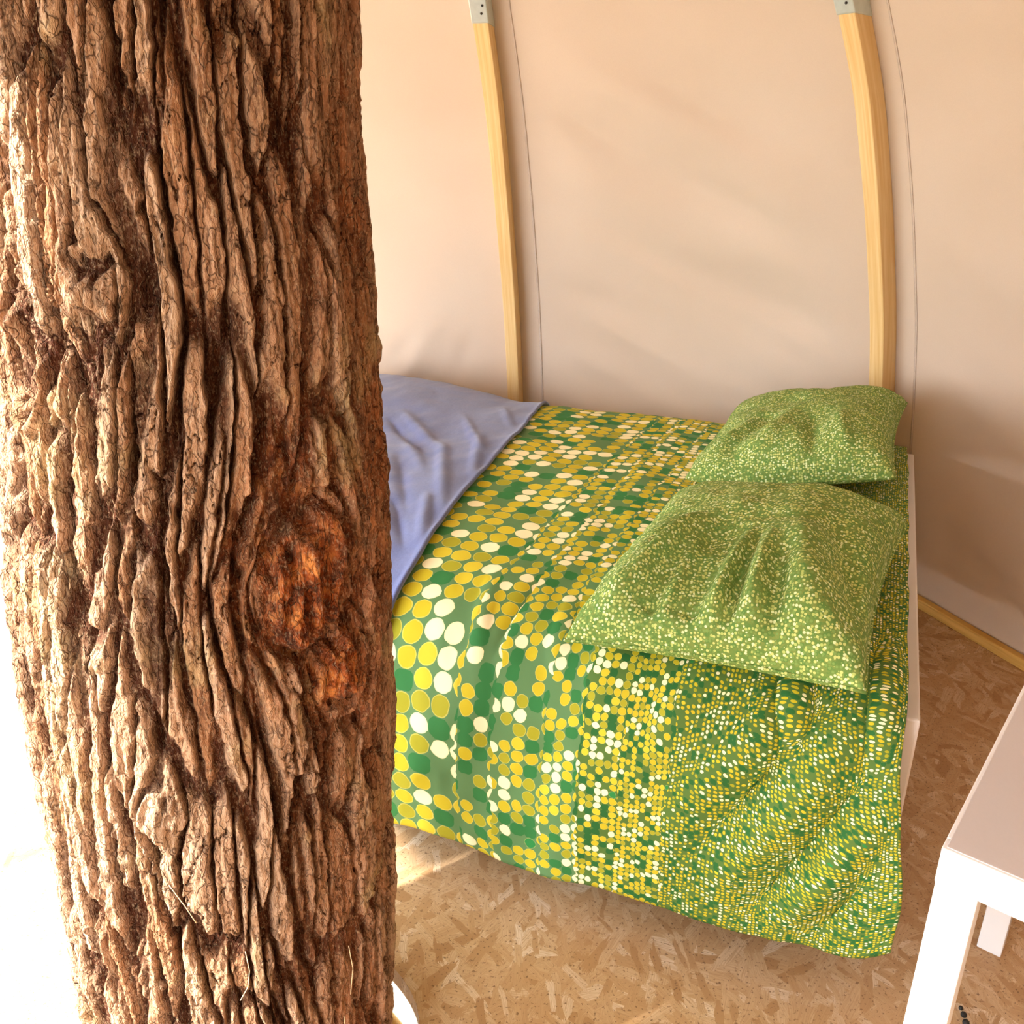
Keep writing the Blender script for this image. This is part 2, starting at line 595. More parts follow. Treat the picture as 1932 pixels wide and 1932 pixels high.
def canvas_panel(name, a, b, z0, label, wr=0.0, seed=0, nc=70, nr=130, z1=3.50, light_cut=None):
    va, vb = np.array(VERT[a]), np.array(VERT[b])
    t = np.linspace(0, 1, nc)
    z = z0 + (z1 - z0) * np.linspace(0, 1, nr)
    T, Z = np.meshgrid(t, z)
    if light_cut is not None:
        zb_ = np.interp(T, light_cut[0], light_cut[1])
        Z = zb_ + (z1 - zb_) * (Z - z0) / (z1 - z0)
    vx = va[0] + (vb[0] - va[0]) * T
    vy = va[1] + (vb[1] - va[1]) * T
    bul = 0.035 * np.sin(np.pi * T) * sstep(0.0, 0.6, Z) * (1 - sstep(2.2, 3.0, Z))
    L = np.hypot(vb[0] - va[0], vb[1] - va[1])
    if wr:
        s = T * L
        q = Z * 1.0 + s * 0.42 * (1 if b > a else -1)
        w1 = fbm(q * 5.0 + seed, s * 0.9, seed + 0.3, 2)
        w2 = fbm(q * 11.0 + seed, s * 1.4, seed + 5.3, 2)
        env = sstep(0.09, 0.26, T) * sstep(0.09, 0.26, 1 - T) * (1 - sstep(1.5, 2.0, Z))
        bul = bul + wr * env * (0.032 * w1 + 0.010 * w2)
    if name == 'wall_back_left':
        # creases fanning up from where the foot of the bed presses the cloth
        for (t0, z0_, t1, z1_, wd, am) in ((0.30, 0.55, 0.20, 0.72, 0.022, 0.014), (0.38, 0.52, 0.22, 0.88, 0.030, -0.014),
                                           (0.46, 0.55, 0.30, 0.80, 0.020, 0.010), (0.25, 0.5, 0.12, 0.8, 0.030, 0.014)):
            px, pz = T * L, Z
            ax_, az_, bx_, bz_ = t0 * L, z0_, t1 * L, z1_
            d2 = (bx_ - ax_) ** 2 + (bz_ - az_) ** 2
            h = np.clip(((px - ax_) * (bx_ - ax_) + (pz - az_) * (bz_ - az_)) / d2, 0, 1)
            d = np.hypot(px - ax_ - h * (bx_ - ax_), pz - az_ - h * (bz_ - az_))
            bul = bul + am * np.exp(-(d / wd) ** 2) * (1 - h) ** 0.5
    X, Y = shell((vx, vy), Z, bul)
    me = np_mesh(name, np.stack([X, Y, Z], -1).reshape(-1, 3), grid_faces(nr, nc))
    o = finish(name, me, M['canvas'], None, True)
    solidify(o, 0.003, 0)
    return struct(o, label)


walls = {}
walls[12] = canvas_panel('wall_back', 2, 1, 0.0, 'wide middle tan canvas panel behind the bed', 1.0, 3.0)
walls[1] = canvas_panel('wall_back_left', 1, 0, 0.0, 'tan canvas panel between the tree trunk and a rib', 0.35, 9.0)
walls[2] = canvas_panel('wall_right', 3, 2, 0.0, 'tan canvas panel behind the white table, shaded low down', 0.25, 14.0)
canvas_panel('wall_right_front', 4, 3, 0.0, 'tan canvas panel beside the white table', 0, 2.0, 20, 50)
canvas_panel('wall_front_right', 5, 4, 0.0, 'tan canvas panel behind the viewer', 0, 2.0, 20, 50)
canvas_panel('wall_front', 6, 5, 0.0, 'tan canvas panel behind the viewer beside the entrance', 0, 2.0, 20, 50)
canvas_panel('wall_front_left', 7, 6, 0.0, 'tan canvas beside the open entrance, gaps cut to shape the light', 0, 2.0, 40, 50,
             light_cut=([0, 0.045, 0.08, 0.54, 0.58, 1.0], [2.25, 2.1, 0.0, 0.0, 1.5, 1.6]))  # gaps shaped to let sun and front light in, closed between against leaks
canvas_panel('wall_left_front', 8, 7, 2.05, 'tan canvas over the open doorway left of the tree, edge cut to steer the sun', 0, 2.0, 24, 50,
             light_cut=([0, 0.3, 0.52, 0.62, 1.0], [1.7, 1.6, 1.6, 2.15, 2.25]))  # lower edge shaped so sun reaches the trunk but not the bed
canvas_panel('wall_left', 9, 8, 1.25, 'tan canvas with its lower half left open to shape the sunlight', 0, 2.0, 20, 50,
             light_cut=([0, 0.25, 1.0], [0.9, 1.5, 1.7]))  # opening height shaped to admit light yet keep sun off the bed
canvas_panel('wall_left_back', 0, 9, 0.65, 'tan canvas with its lower half rolled up behind the tree', 0, 2.0, 20, 50)


def seam(v, side, off, wall):
    z = np.linspace(0.02, 2.3, 90)
    va, vb = np.array(VERT[v]), np.array(VERT[side])
    L = np.linalg.norm(vb - va)
    pts = []
    for dz in (0,):
        for w in (-0.004, 0.004):
            f = (off + w) / L
            vv = va + (vb - va) * f
            bul = 0.035 * np.sin(np.pi * f) * sstep(0.0, 0.6, z) * (1 - sstep(2.2, 3.0, z)) - 0.0035
            X, Y = shell(vv, z, bul)
            pts.append(np.stack([X, Y, z], -1))
    V = np.stack(pts, 1).reshape(-1, 3)
    o = obj('seam', V, grid_faces(90, 2), M['seam'], wall, True)
    solidify(o, 0.002, 0)
    return o


seam(1, 2, 0.115, walls[12])
seam(2, 3, 0.115, walls[2])


def rib(v, label, seam_z=1.80, foot=0.0):
    va = np.array(VERT[v])
    d = va - AX
    d = d / np.linalg.norm(d)
    t = np.array([d[1], -d[0]])
    wz, dep = 0.047, 0.085
    base = thing('tent_rib', label, 'tent pole', (*shell(va, foot, -0.04), foot), 'curved wooden ribs of the tent')

    def sweep(name, z0, z1, w, dp, mat, n=60, push=0.0):
        V, UVs = [], []
        for z in np.linspace(z0, z1, n):
            for (a, e) in ((-0.5, 0), (0.5, 0), (0.5, 1), (-0.5, 1)):
                c = shell(va, z, -0.008 - dp * e + push)
                V.append((c[0] + t[0] * a * w, c[1] + t[1] * a * w, z))
                UVs.append((a * w + 0.5 * dp * e + v, z))
        F = [tuple(f) for f in grid_faces(n, 4, True)] + [(3, 2, 1, 0), tuple(range(4 * n - 4, 4 * n))]
        o = obj(name, V, F, mat, uv=UVs)
        bv = o.modifiers.new('bevel', 'BEVEL')
        bv.width = 0.003
        bv.segments = 2
        bv.limit_method = 'ANGLE'
        return keep_world(o, base)
    sweep('lower_pole', foot, seam_z + 0.02, wz, dep, M['pine'])
    sweep('upper_pole', seam_z + 0.021, 3.1, wz, dep, M['pine'])
    br = sweep('bracket', seam_z, seam_z + 0.20, wz + 0.006, dep + 0.003, M['zinc'], 6, 0.0)
    for (a, z) in ((0.008, 0.022), (0.014, 0.040), (-0.014, 0.075), (0.012, 0.10), (-0.010, 0.14)):
        c = shell(va, seam_z + z, -0.008 - dep - 0.004)
        bm = bmesh.new()
        bmesh.ops.create_icosphere(bm, subdivisions=1, radius=0.0042)
        bmesh.ops.translate(bm, verts=bm.verts[:], vec=(c[0] + t[0] * a, c[1] + t[1] * a, seam_z + z))
        s = bm_obj('screw', bm, M['screw'])
        s.parent = br
        s.matrix_parent_inverse = base.matrix_world.inverted() @ Matrix.Identity(4)
        s.matrix_parent_inverse = Matrix.Translation(base.location).inverted() @ Matrix.Identity(4)
        s.matrix_parent_inverse = Matrix.Identity(4)
    return base


rib(1, 'curved pine tent rib above the blue blanket, with metal sleeve', 1.815)
rib(2, 'curved pine tent rib behind the pillows, yellow with dark side', 1.775)
rib(0, 'curved pine tent rib hidden behind the tree trunk')
rib(9, 'curved pine tent rib left of the tree by the rolled canvas')
rib(8, 'curved pine tent rib at the far side of the doorway')
rib(7, 'curved pine tent rib cut short above the doorway to clear the sun', 2.45, 2.25)  # lower pole left out so its shadow does not stripe the trunk
rib(3, 'curved pine tent rib at the right beyond the white table')

# ------------------------------------------------------------------ floor with a hole for the tree
HC = np.array([-0.455, 1.055])
HR = 0.285
order = [1, 2, 3, 4, 5, 6, 7, 8, 9, 0]
poly = [np.array(shell(VERT[i], 0.0, 0.02)) for i in order]


def ray_poly(o, d):
    best = 1e9
    for i in range(len(poly)):
        a, b = poly[i], poly[(i + 1) % len(poly)]
        e = b - a
        det = d[0] * -e[1] + d[1] * e[0]
        if abs(det) < 1e-9:
            continue
        r = a - o
        t = (r[0] * -e[1] + r[1] * e[0]) / det
        s = (d[0] * r[1] - d[1] * r[0]) / det
        if t > 0 and -1e-6 <= s <= 1 + 1e-6:
            best = min(best, t)
    return best


ang = sorted(set(list(np.linspace(0, 2 * np.pi, 120, endpoint=False)) +
                 [math.atan2(p[1] - HC[1], p[0] - HC[0]) % (2 * math.pi) for p in poly]))
V, F = [], []
N = len(ang)
for a in ang:
    d = np.array([math.cos(a), math.sin(a)])
    far = HC + d * ray_poly(HC, d)
    rr = HR * (1 + 0.02 * math.sin(3 * a + 1) + 0.015 * math.sin(7 * a))
    near = HC + d * rr
    V += [(*near, 0), (*far, 0), (*far, -0.04), (*near, -0.04)]
for i in range(N):
    j = (i + 1) % N
    for k in range(4):
        k2 = (k + 1) % 4
        F.append((i * 4 + k, i * 4 + k2, j * 4 + k2, j * 4 + k))
fl = struct(obj('floor', V, F, M['osb']), 'tan strand board floor with a round hole cut for the tree')


def baseboard(name, a, b, label, h=0.034, w=0.03):
    pa, pb = np.array(shell(VERT[a], 0.0, -0.012)), np.array(shell(VERT[b], 0.0, -0.012))
    e = pb - pa
    n = np.array([-e[1], e[0]])
    n = n / np.linalg.norm(n)
    if (AX - pa) @ n < 0:
        n = -n
    bm = box_bm((*pa, 0), (*e, 0), (*(n * w), 0), (0, 0, h), 0.004)
    return struct(bm_obj(name, bm, M['batten']), label)


baseboard('baseboard_right', 2, 3, 'yellow pine batten along the floor under the shaded canvas')
baseboard('baseboard_back', 1, 2, 'pine batten along the floor behind the bed')
baseboard('baseboard_right_front', 3, 4, 'pine batten along the floor beside the white table')

# ground outside, well below the raised floor
gv = [(-40, -40, -1.3), (40, -40, -1.3), (40, 40, -1.3), (-40, 40, -1.3)]
gb = box_bm((-40, -40, -1.5), (80, 0, 0), (0, 80, 0), (0, 0, 0.2))
struct(bm_obj('ground', gb, M['ground']), 'sunlit pale ground below the raised tent')

# ------------------------------------------------------------------ tree trunk
TZ = np.array([-1.35, -0.9, -0.3, 0.096, 0.354, 0.554, 0.815, 1.004, 1.136, 1.3, 1.414, 1.571, 2.2, 4.2])
TX = np.array([-.50, -.475, -.45, -.430, -.418, -.415, -.402, -.389, -.382, -.371, -.368, -.355, -.34, -.33])
TY = np.array([1.02, 1.025, 1.03, 1.034, 1.039, 1.04, 1.045, 1.05, 1.053, 1.057, 1.058, 1.062, 1.07, 1.08])
TR = np.array([.36, .28, .242, .236, .239, .242, .243, .233, .222, .213, .203, .197, .19, .17]) - 0.006


def trunk_axis(z):
    out = []
    for q in (TX, TY, TR):
        f = np.interp(_tz, TZ, q)
        f = np.convolve(np.pad(f, 10, mode='edge'), np.hanning(21) / np.hanning(21).sum(), 'valid')
        out.append(np.interp(z, _tz, f))
    return out


_tz = np.linspace(-1.35, 4.2, 560)
R_ = math.radians
KN = [  # angle, height, radius, kind
    (R_(-44.6), 0.965, 0.066, 'scar'), (R_(-34.0), 0.835, 0.040, 'scar'), (R_(-122.5), 1.218, 0.034, 'hollow'),
    (R_(-99.5), 1.30, 0.030, 'rough'), (R_(-89.0), 0.71, 0.022, 'rough')]


def build_trunk():
    # rings: fine where the camera looks, coarse above and below
    z = np.concatenate([np.linspace(-1.35, -0.35, 60, endpoint=False), np.linspace(-0.35, 1.75, 820, endpoint=False),
                        np.linspace(1.75, 4.2, 120)])
    fr = np.linspace(R_(-185), R_(35), 560, endpoint=False)
    bk = np.linspace(R_(35), R_(175), 130, endpoint=False)
    th = np.concatenate([fr, bk])
    TH, Z = np.meshgrid(th, z)
    cx, cy, rad = trunk_axis(Z)
    C, S = np.cos(TH), np.sin(TH)
    # bark coordinates: columns round the stem and height
    NC = 52
    s = (TH / (2 * np.pi)) * NC
    zb = Z.copy()
    # the grain flows round each knot like water round a pile
    for (ka, kz, kr, kind) in KN:
        dth = (TH - ka + np.pi) % (2 * np.pi) - np.pi
        dx = dth * 0.23
        dz = (Z - kz) * 0.75
        d2 = dx * dx + dz * dz + 1e-6
        f = np.where(d2 > kr * kr, kr * kr / d2, 1.0) * np.exp(-np.maximum(0, np.sqrt(d2) - kr) / 0.10)
        s = s - (dx / 0.23 / (2 * np.pi) * NC) * f
    # slow wander and fine wobble of the ridges
    s = s + 1.3 * fbm(C * 1.1, S * 1.1, Z * 1.3, 2) + 0.30 * fbm(C * 5, S * 5, Z * 4, 2) + 0.13 * fbm(C * 20, S * 20, Z * 40, 2)
    s = s + 0.9 * (Z - 0.9) * sstep(-0.2, 1.0, np.sin(-TH - 0.6))
    zb = zb + 0.05 * fbm(C * 4 + 9, S * 4, Z * 6, 2)
    HZ = 0.25
    rng = np.random.default_rng(3)
    NR = 60
    jx = rng.uniform(0.12, 0.88, (NC, NR))
    jz = rng.uniform(0.05, 0.95, (NC, NR))
    jh = rng.uniform(0, 1, (NC, NR))
    stg = rng.uniform(0, 1, NC)
    ci = np.floor(s).astype(int)
    F1 = np.full(s.shape, 9.0)
    F2 = np.full(s.shape, 9.0)
    PH = np.zeros(s.shape)
    for di in (-1, 0, 1):
        c = (ci + di)
        cm = c % NC
        zz_ = (zb + 2.0) / HZ + stg[cm]
        ri = np.floor(zz_).astype(int)
        for dj in (-1, 0, 1):
            r = ri + dj
            rm = r % NR
            dx = s - (c + jx[cm, rm])
            dz = zz_ - (r + jz[cm, rm])
            d = np.sqrt(dx * dx + (dz * 0.8) ** 2)
            nearer = d < F1
            F2 = np.where(nearer, F1, np.minimum(F2, d))
            PH = np.where(nearer, jh[cm, rm], PH)
            F1 = np.where(nearer, d, F1)
    edge = F2 - F1
    ridge = sstep(0.0, 0.24, edge + 0.09 * fbm(C * 22, S * 22, Z * 30, 2) - 0.02)
    # continuous long furrows on top of the plates
    fur = np.abs(fbm(s * 0.36, zb * 1.9, 4.2, 2))
    furrow = 1 - sstep(0.03, 0.13, fur)
    # cross cracks in the plates
    cr = np.abs(fbm(C * 7 + 3, S * 7, Z * 16, 3))
    crack = (1 - sstep(0.0, 0.04, cr)) * sstep(0.0, 0.2, fbm(C * 3, S * 3 + 7, Z * 3, 2) + 0.15)
    fib = fbm(s * 2.3, zb * 14, 1.7, 3)
    fine = fbm(C * 60, S * 60, Z * 80, 2)
    depth = 0.75 + 0.5 * (fbm(C * 2 + 5, S * 2, Z * 2, 2) + 0.2)
    h = 0.0195 * depth * (ridge - 0.75) + 0.007 * (PH - 0.5) * ridge - 0.013 * furrow - 0.006 * crack + 0.0035 * fib + 0.0016 * fine + 0.003 * fbm(C * 26, S * 26, Z * 22, 2) * ridge
    h = h + 0.012 * fbm(C * 1.4, S * 1.4, Z * 2.0, 2)
    rid = np.clip(ridge * (1 - 0.75 * furrow) * (1 - 0.7 * crack), 0, 1)
    kn = np.zeros_like(h)
    for (ka, kz, kr, kind) in KN:
        dth = (TH - ka + np.pi) % (2 * np.pi) - np.pi
        dx = dth * 0.23
        dz = (Z - kz) * 0.8
        wob = 1 + 0.55 * fbm(C * 8 + ka, S * 8, Z * 9, 2)
        d = np.hypot(dx, dz) / kr / wob
        if kind == 'scar':
            inn = 1 - sstep(0.55, 1.15, d)
            lump = 0.006 * np.exp(-(d / 0.9) ** 2) - 0.010 * np.exp(-((d - 1.1) / 0.25) ** 2) + 0.006 * np.exp(-((d - 1.6) / 0.3) ** 2)
            rough = 0.022 * fbm(C * 15, S * 15, Z * 14, 4)
            h = h * (1 - 0.8 * inn) + lump + rough * inn
            kn = np.maximum(kn, 0.95 * (1 - sstep(0.45, 1.35, d)))
            kn = np.maximum(kn, 0.30 * (1 - sstep(1.0, 2.6, d)))
        elif kind == 'hollow':
            h = h * sstep(0.3, 1.3, d) - 0.030 * (1 - sstep(0.3, 0.95, d)) + 0.010 * np.exp(-((d - 1.2) / 0.25) ** 2)
            rid = rid * sstep(0.4, 1.0, d)
        else:
            h = h + 0.009 * np.exp(-(d / 1.2) ** 2) + 0.014 * fbm(C * 17, S * 17, Z * 20, 3) * np.exp(-(d / 2.0) ** 2)
    # bark shifts to a darker rusty colour round the right side
    rust = sstep(R_(-85), R_(-20), TH) * (0.7 + 0.6 * fbm(C * 2.4, S * 2.4, Z * 2.2, 2))
    rust = np.clip(rust, 0, 1) * (TH < R_(120))
    Rr = rad + h
    Vv = np.stack([cx + C * Rr, cy + S * Rr, Z], -1).reshape(-1, 3)
    q = grid_faces(len(z), len(th), True)
    plate = np.clip(PH * 0.8 + 0.35 * fbm(C * 3, S * 3, Z * 5, 2), 0, 1)
    return np_mesh('trunk', Vv, q, dict(ridge=rid, plate=plate, knot=kn, rust=rust))


tree = thing('tree_trunk', 'thick brown tree trunk with deeply furrowed bark growing through the floor', 'tree', (-0.50, 1.02, -1.3))
keep_world(finish('trunk', build_trunk(), M['bark'], None, True), tree)


def on_bark(angd, z, off=0.004):
    cx, cy, r = (float(q) for q in trunk_axis(np.array(z)))
    a = R_(angd)
    return Vector((cx + math.cos(a) * (r + off), cy + math.sin(a) * (r + off), z))


for (pts, rd) in (([(-70, .50), (-69.5, .47), (-70.5, .44), (-73, .425)], .0006),
                  ([(-41, .30), (-41, .27), (-40.5, .235), (-42, .222), (-40, .216)], .0006),
                  ([(-38, .42), (-37.5, .38), (-38, .33)], .0006),
                  ([(-88, .62), (-84, .59), (-82, .56)], .0006)):
    P = [on_bark(a, z, 0.013 + 0.004 * (i % 2)) for i, (a, z) in enumerate(pts)]
    cv = []
    for i in range(len(P) - 1):
        for t in np.linspace(0, 1, 5, endpoint=(i == len(P) - 2)):
            cv.append(P[i].lerp(P[i + 1], float(t)))
    keep_world(tube('bark_fibre', cv, rd, M['fibre'], None, 5), tree)

# rope slung round the stem just under the floor
rp = []
for i in range(48):
    a = 2 * math.pi * i / 48
    cx, cy, r = (float(q) for q in trunk_axis(np.array(-0.16)))
    rp.append((cx + math.cos(a) * (r + 0.045), cy + math.sin(a) * (r + 0.045), -0.16 + 0.012 * math.sin(a * 2)))
tag(tube('rope', rp, 0.016, M['rope'], None, 10, True), 'tan rope looped round the tree below the floor hole', 'rope')

# ------------------------------------------------------------------ bed
B0 = np.array([0.658, 1.23])
BU = np.array([-0.921, 0.390])
BU /= np.linalg.norm(BU)
BW = np.array([0.390, 0.921])
BW /= np.linalg.norm(BW)


def bp(u, w, z):
    q = B0 + u * BU + w * BW
    return Vector((q[0], q[1], z))


def bed_box(u0, u1, w0, w1, z0, z1, bevel=0.004, seg=2):
    return box_bm(bp(u0, w0, z0), bp(u1, w0, z0) - bp(u0, w0, z0), bp(u0, w1, z0) - bp(u0, w0, z0), (0, 0, z1 - z0), bevel, seg)


WID = 1.56
bed = thing('bed_frame', 'low double bed frame with thin white headboard panel at the right', 'bed', bp(1.0, 0.8, 0))
keep_world(bm_obj('headboard', bed_box(-0.024, 0.0, 0.0, WID + 0.04, 0.14, 0.55, 0.004), M['headboard']), bed)
keep_world(bm_obj('side_rail', bed_box(0.0, 2.0, 0.02, 0.045, 0.14, 0.30), M['rail']), bed)
keep_world(bm_obj('side_rail', bed_box(0.0, 2.0, WID - 0.045, WID - 0.02, 0.14, 0.30), M['rail']), bed)
keep_world(bm_obj('footboard', bed_box(2.0, 2.024, 0.02, WID - 0.02, 0.10, 0.36), M['headboard']), bed)
keep_world(bm_obj('base', bed_box(0.0, 2.0, 0.045, WID - 0.045, 0.20, 0.26), M['rail']), bed)
for (a, b) in ((0.06, 0.07), (1.9, 0.07), (0.06, WID - 0.13), (1.9, WID - 0.13)):
    keep_world(bm_obj('leg', bed_box(a, a + 0.06, b, b + 0.06, 0.0, 0.20), M['rail']), bed)
mt = bm_obj('mattress', bed_box(0.012, 1.99, 0.03, WID - 0.03, 0.262, 0.50, 0.05, 4), M['mattress'], None, True)
tag(mt, 'pale mattress under the dotted duvet', 'mattress')

# cross-section of the duvet over the mattress: (w, z) from the near hem over the top to the wall side
PROF = np.array([(-0.100, 0.107), (-0.108, 0.18), (-0.112, 0.26), (-0.108, 0.35), (-0.096, 0.43), (-0.068, 0.505),
                 (-0.015, 0.560), (0.07, 0.588), (0.20, 0.600), (0.45, 0.606), (0.80, 0.608), (1.15, 0.606), (1.38, 0.598),
                 (1.50, 0.578), (1.575, 0.535), (1.60, 0.46), (1.602, 0.36)])


def catmull(P, n):
    out = []
    Q = np.vstack([2 * P[0] - P[1], P, 2 * P[-1] - P[-2]])
    for i in range(len(P) - 1):
        p0, p1, p2, p3 = Q[i:i + 4]
        for t in np.linspace(0, 1, n, endpoint=False):
            out.append(0.5 * (2 * p1 + (p2 - p0) * t + (2 * p0 - 5 * p1 + 4 * p2 - p3) * t * t + (3 * p1 - p0 - 3 * p2 + p3) * t ** 3))
    out.append(P[-1])
    return np.array(out)


_pc = catmull(PROF, 30)
_pl = np.concatenate([[0], np.cumsum(np.hypot(*np.diff(_pc, axis=0).T))])
VMAX = _pl[-1]


def seg_ridge(u, v, u0, v0, u1, v1, wd, am, taper=True):
    d2 = (u1 - u0) ** 2 + (v1 - v0) ** 2
    h = np.clip(((u - u0) * (u1 - u0) + (v - v0) * (v1 - v0)) / d2, 0, 1)
    d = np.hypot(u - u0 - h * (u1 - u0), v - v0 - h * (v1 - v0))
    e = np.sin(np.pi * np.clip(h, 0.02, 0.98)) ** 0.6 if taper else 1
    return am * np.exp(-(d / wd) ** 2) * e


FOLDS = [  # folds in the hanging side near the headboard
    (0.205, 0.56, 0.195, 0.34, 0.010, -0.010), (0.19, 0.55, 0.16, 0.36, 0.012, 0.010),
    (0.07, 0.46, 0.26, 0.10, 0.020, 0.016), (0.04, 0.40, 0.20, 0.06, 0.016, -0.014),
    (0.02, 0.34, 0.15, 0.03, 0.018, 0.016), (0.12, 0.48, 0.31, 0.16, 0.018, -0.012),
    (0.15, 0.50, 0.34, 0.24, 0.018, 0.009), (0.055, 0.62, 0.060, 0.40, 0.007, -0.012), (0.035, 0.64, 0.035, 0.38, 0.012, 0.010),
    (0.02, 0.20, 0.09, 0.02, 0.015, -0.010), (0.30, 0.50, 0.42, 0.30, 0.025, 0.006),
    (0.80, 0.62, 0.75, 0.40, 0.010, 0.004), (0.70, 0.62, 0.72, 0.42, 0.010, -0.004), (0.62, 0.60, 0.60, 0.42, 0.010, 0.004)]


def duvet_pt(u, v, lift=0.0, folds=True, extra=None):
    w = np.interp(v, _pl, _pc[:, 0])
    z = np.interp(v, _pl, _pc[:, 1])
    e = 0.004
    tw = np.interp(v + e, _pl, _pc[:, 0]) - np.interp(v - e, _pl, _pc[:, 0])
    tz = np.interp(v + e, _pl, _pc[:, 1]) - np.interp(v - e, _pl, _pc[:, 1])
    l = np.hypot(tw, tz) + 1e-9
    nw, nz = -tz / l, tw / l
    d = 0.010 * fbm(u * 3.1, v * 2.3, 0.5, 3) + 0.003 * fbm(u * 12, v * 9, 3.5, 2)
    top = sstep(0.5, 0.8, v)
    d = d + 0.012 * np.sin(np.pi * np.clip(u / 2.0, 0, 1)) * top
    if folds:
        for f in FOLDS:
            d = d + 1.25 * seg_ridge(u, v, *f[:4], f[4] * 1.35, f[5])
    if extra is not None:
        d = d + extra
    d = d + lift
    # the hem hangs in a shallow wave
    z = z + (1 - sstep(0.0, 0.25, v)) * (0.010 * np.sin(u * 7 + 0.5) + 0.006 * np.sin(u * 17))
    w = w + nw * d
    z = z + nz * d
    q = B0[None, None, :] + u[..., None] * BU + w[..., None] * BW
    return np.concatenate([q, z[..., None]], -1)


nu, nv = 240, 260
uu = np.concatenate([np.linspace(0.006, 1.05, 200, endpoint=False), np.linspace(1.05, 2.03, 40)])
vv = np.linspace(0, VMAX, nv)
UU, VV = np.meshgrid(uu, vv)
# the near head corner is rounded off
cut = np.clip((0.10 - UU) / 0.10, 0, 1) ** 2 * 0.075
US = UU - 0.044 * (1 - sstep(0.10, 0.46, VV)) * np.clip(1 - UU / 0.3, 0, 1)
Pd = duvet_pt(US, VV + cut * (1 - sstep(0, 0.3, VV)))
me = np_mesh('duvet', Pd.reshape(-1, 3), grid_faces(nv, len(uu)))
dv = finish('duvet', me, M['duvet'], None, True, np.stack([UU, VV], -1).reshape(-1, 2))
solidify(dv, 0.022, -1)
tag(dv, 'green duvet with yellow and cream dots hanging over the side of the bed', 'duvet')

# blanket across the foot half
def edge_u(v):
    return np.interp(v, [0.0, 0.45, 0.62, 1.0, 1.5, 2.1, VMAX], [0.97, 0.955, 0.975, 1.045, 1.11, 1.235, 1.26])


bt = np.linspace(0, 1, 150)
bv = np.linspace(0.10, VMAX - 0.12, 200)
BT, BV = np.meshgrid(bt, bv)
EU = edge_u(BV)
BUU = EU + (2.07 - EU) * BT
ext = np.zeros_like(BUU)
for f in ((1.02, 0.80, 1.30, 1.35, 0.016, 0.010), (1.08, 0.75, 1.38, 1.22, 0.016, -0.009), (1.06, 1.05, 1.22, 1.45, 0.014, 0.009),
          (1.15, 0.72, 1.45, 1.05, 0.02, 0.012), (1.00, 0.66, 1.12, 0.92, 0.012, 0.010), (1.03, 0.64, 1.2, 0.88, 0.012, -0.010),
          (1.12, 1.25, 1.36, 1.62, 0.013, 0.009), (1.20, 1.05, 1.48, 1.42, 0.016, 0.008), (1.16, 1.55, 1.30, 1.80, 0.014, 0.006),
          (1.25, 1.25, 1.55, 1.55, 0.02, 0.014), (1.28, 1.20, 1.58, 1.5, 0.014, -0.012)):
    ext = ext + seg_ridge(BUU, BV, *f)
ext = ext + 0.05 * sstep(1.30, 1.75, BUU) * sstep(1.2, 1.9, BV) * (1 - sstep(2.05, 2.3, BV))
ext = ext + 0.006 * np.exp(-((BUU - EU) / 0.012) ** 2)
Pb = duvet_pt(BUU, BV, 0.026, True, ext)
me = np_mesh('blanket', Pb.reshape(-1, 3), grid_faces(len(bv), len(bt)))
bl = finish('blanket', me, M['fleece'], None, True)
solidify(bl, 0.008, -1)
tag(bl, 'blue grey fleece blanket spread across the foot of the bed', 'blanket')
hem_pts = duvet_pt(edge_u(bv)[None, :] - 0.004, bv[None, :], 0.014, True)[0]
tube('hem', [tuple(p) for p in hem_pts[::2]], 0.0065, M['fleece_hem'], bl, 8)


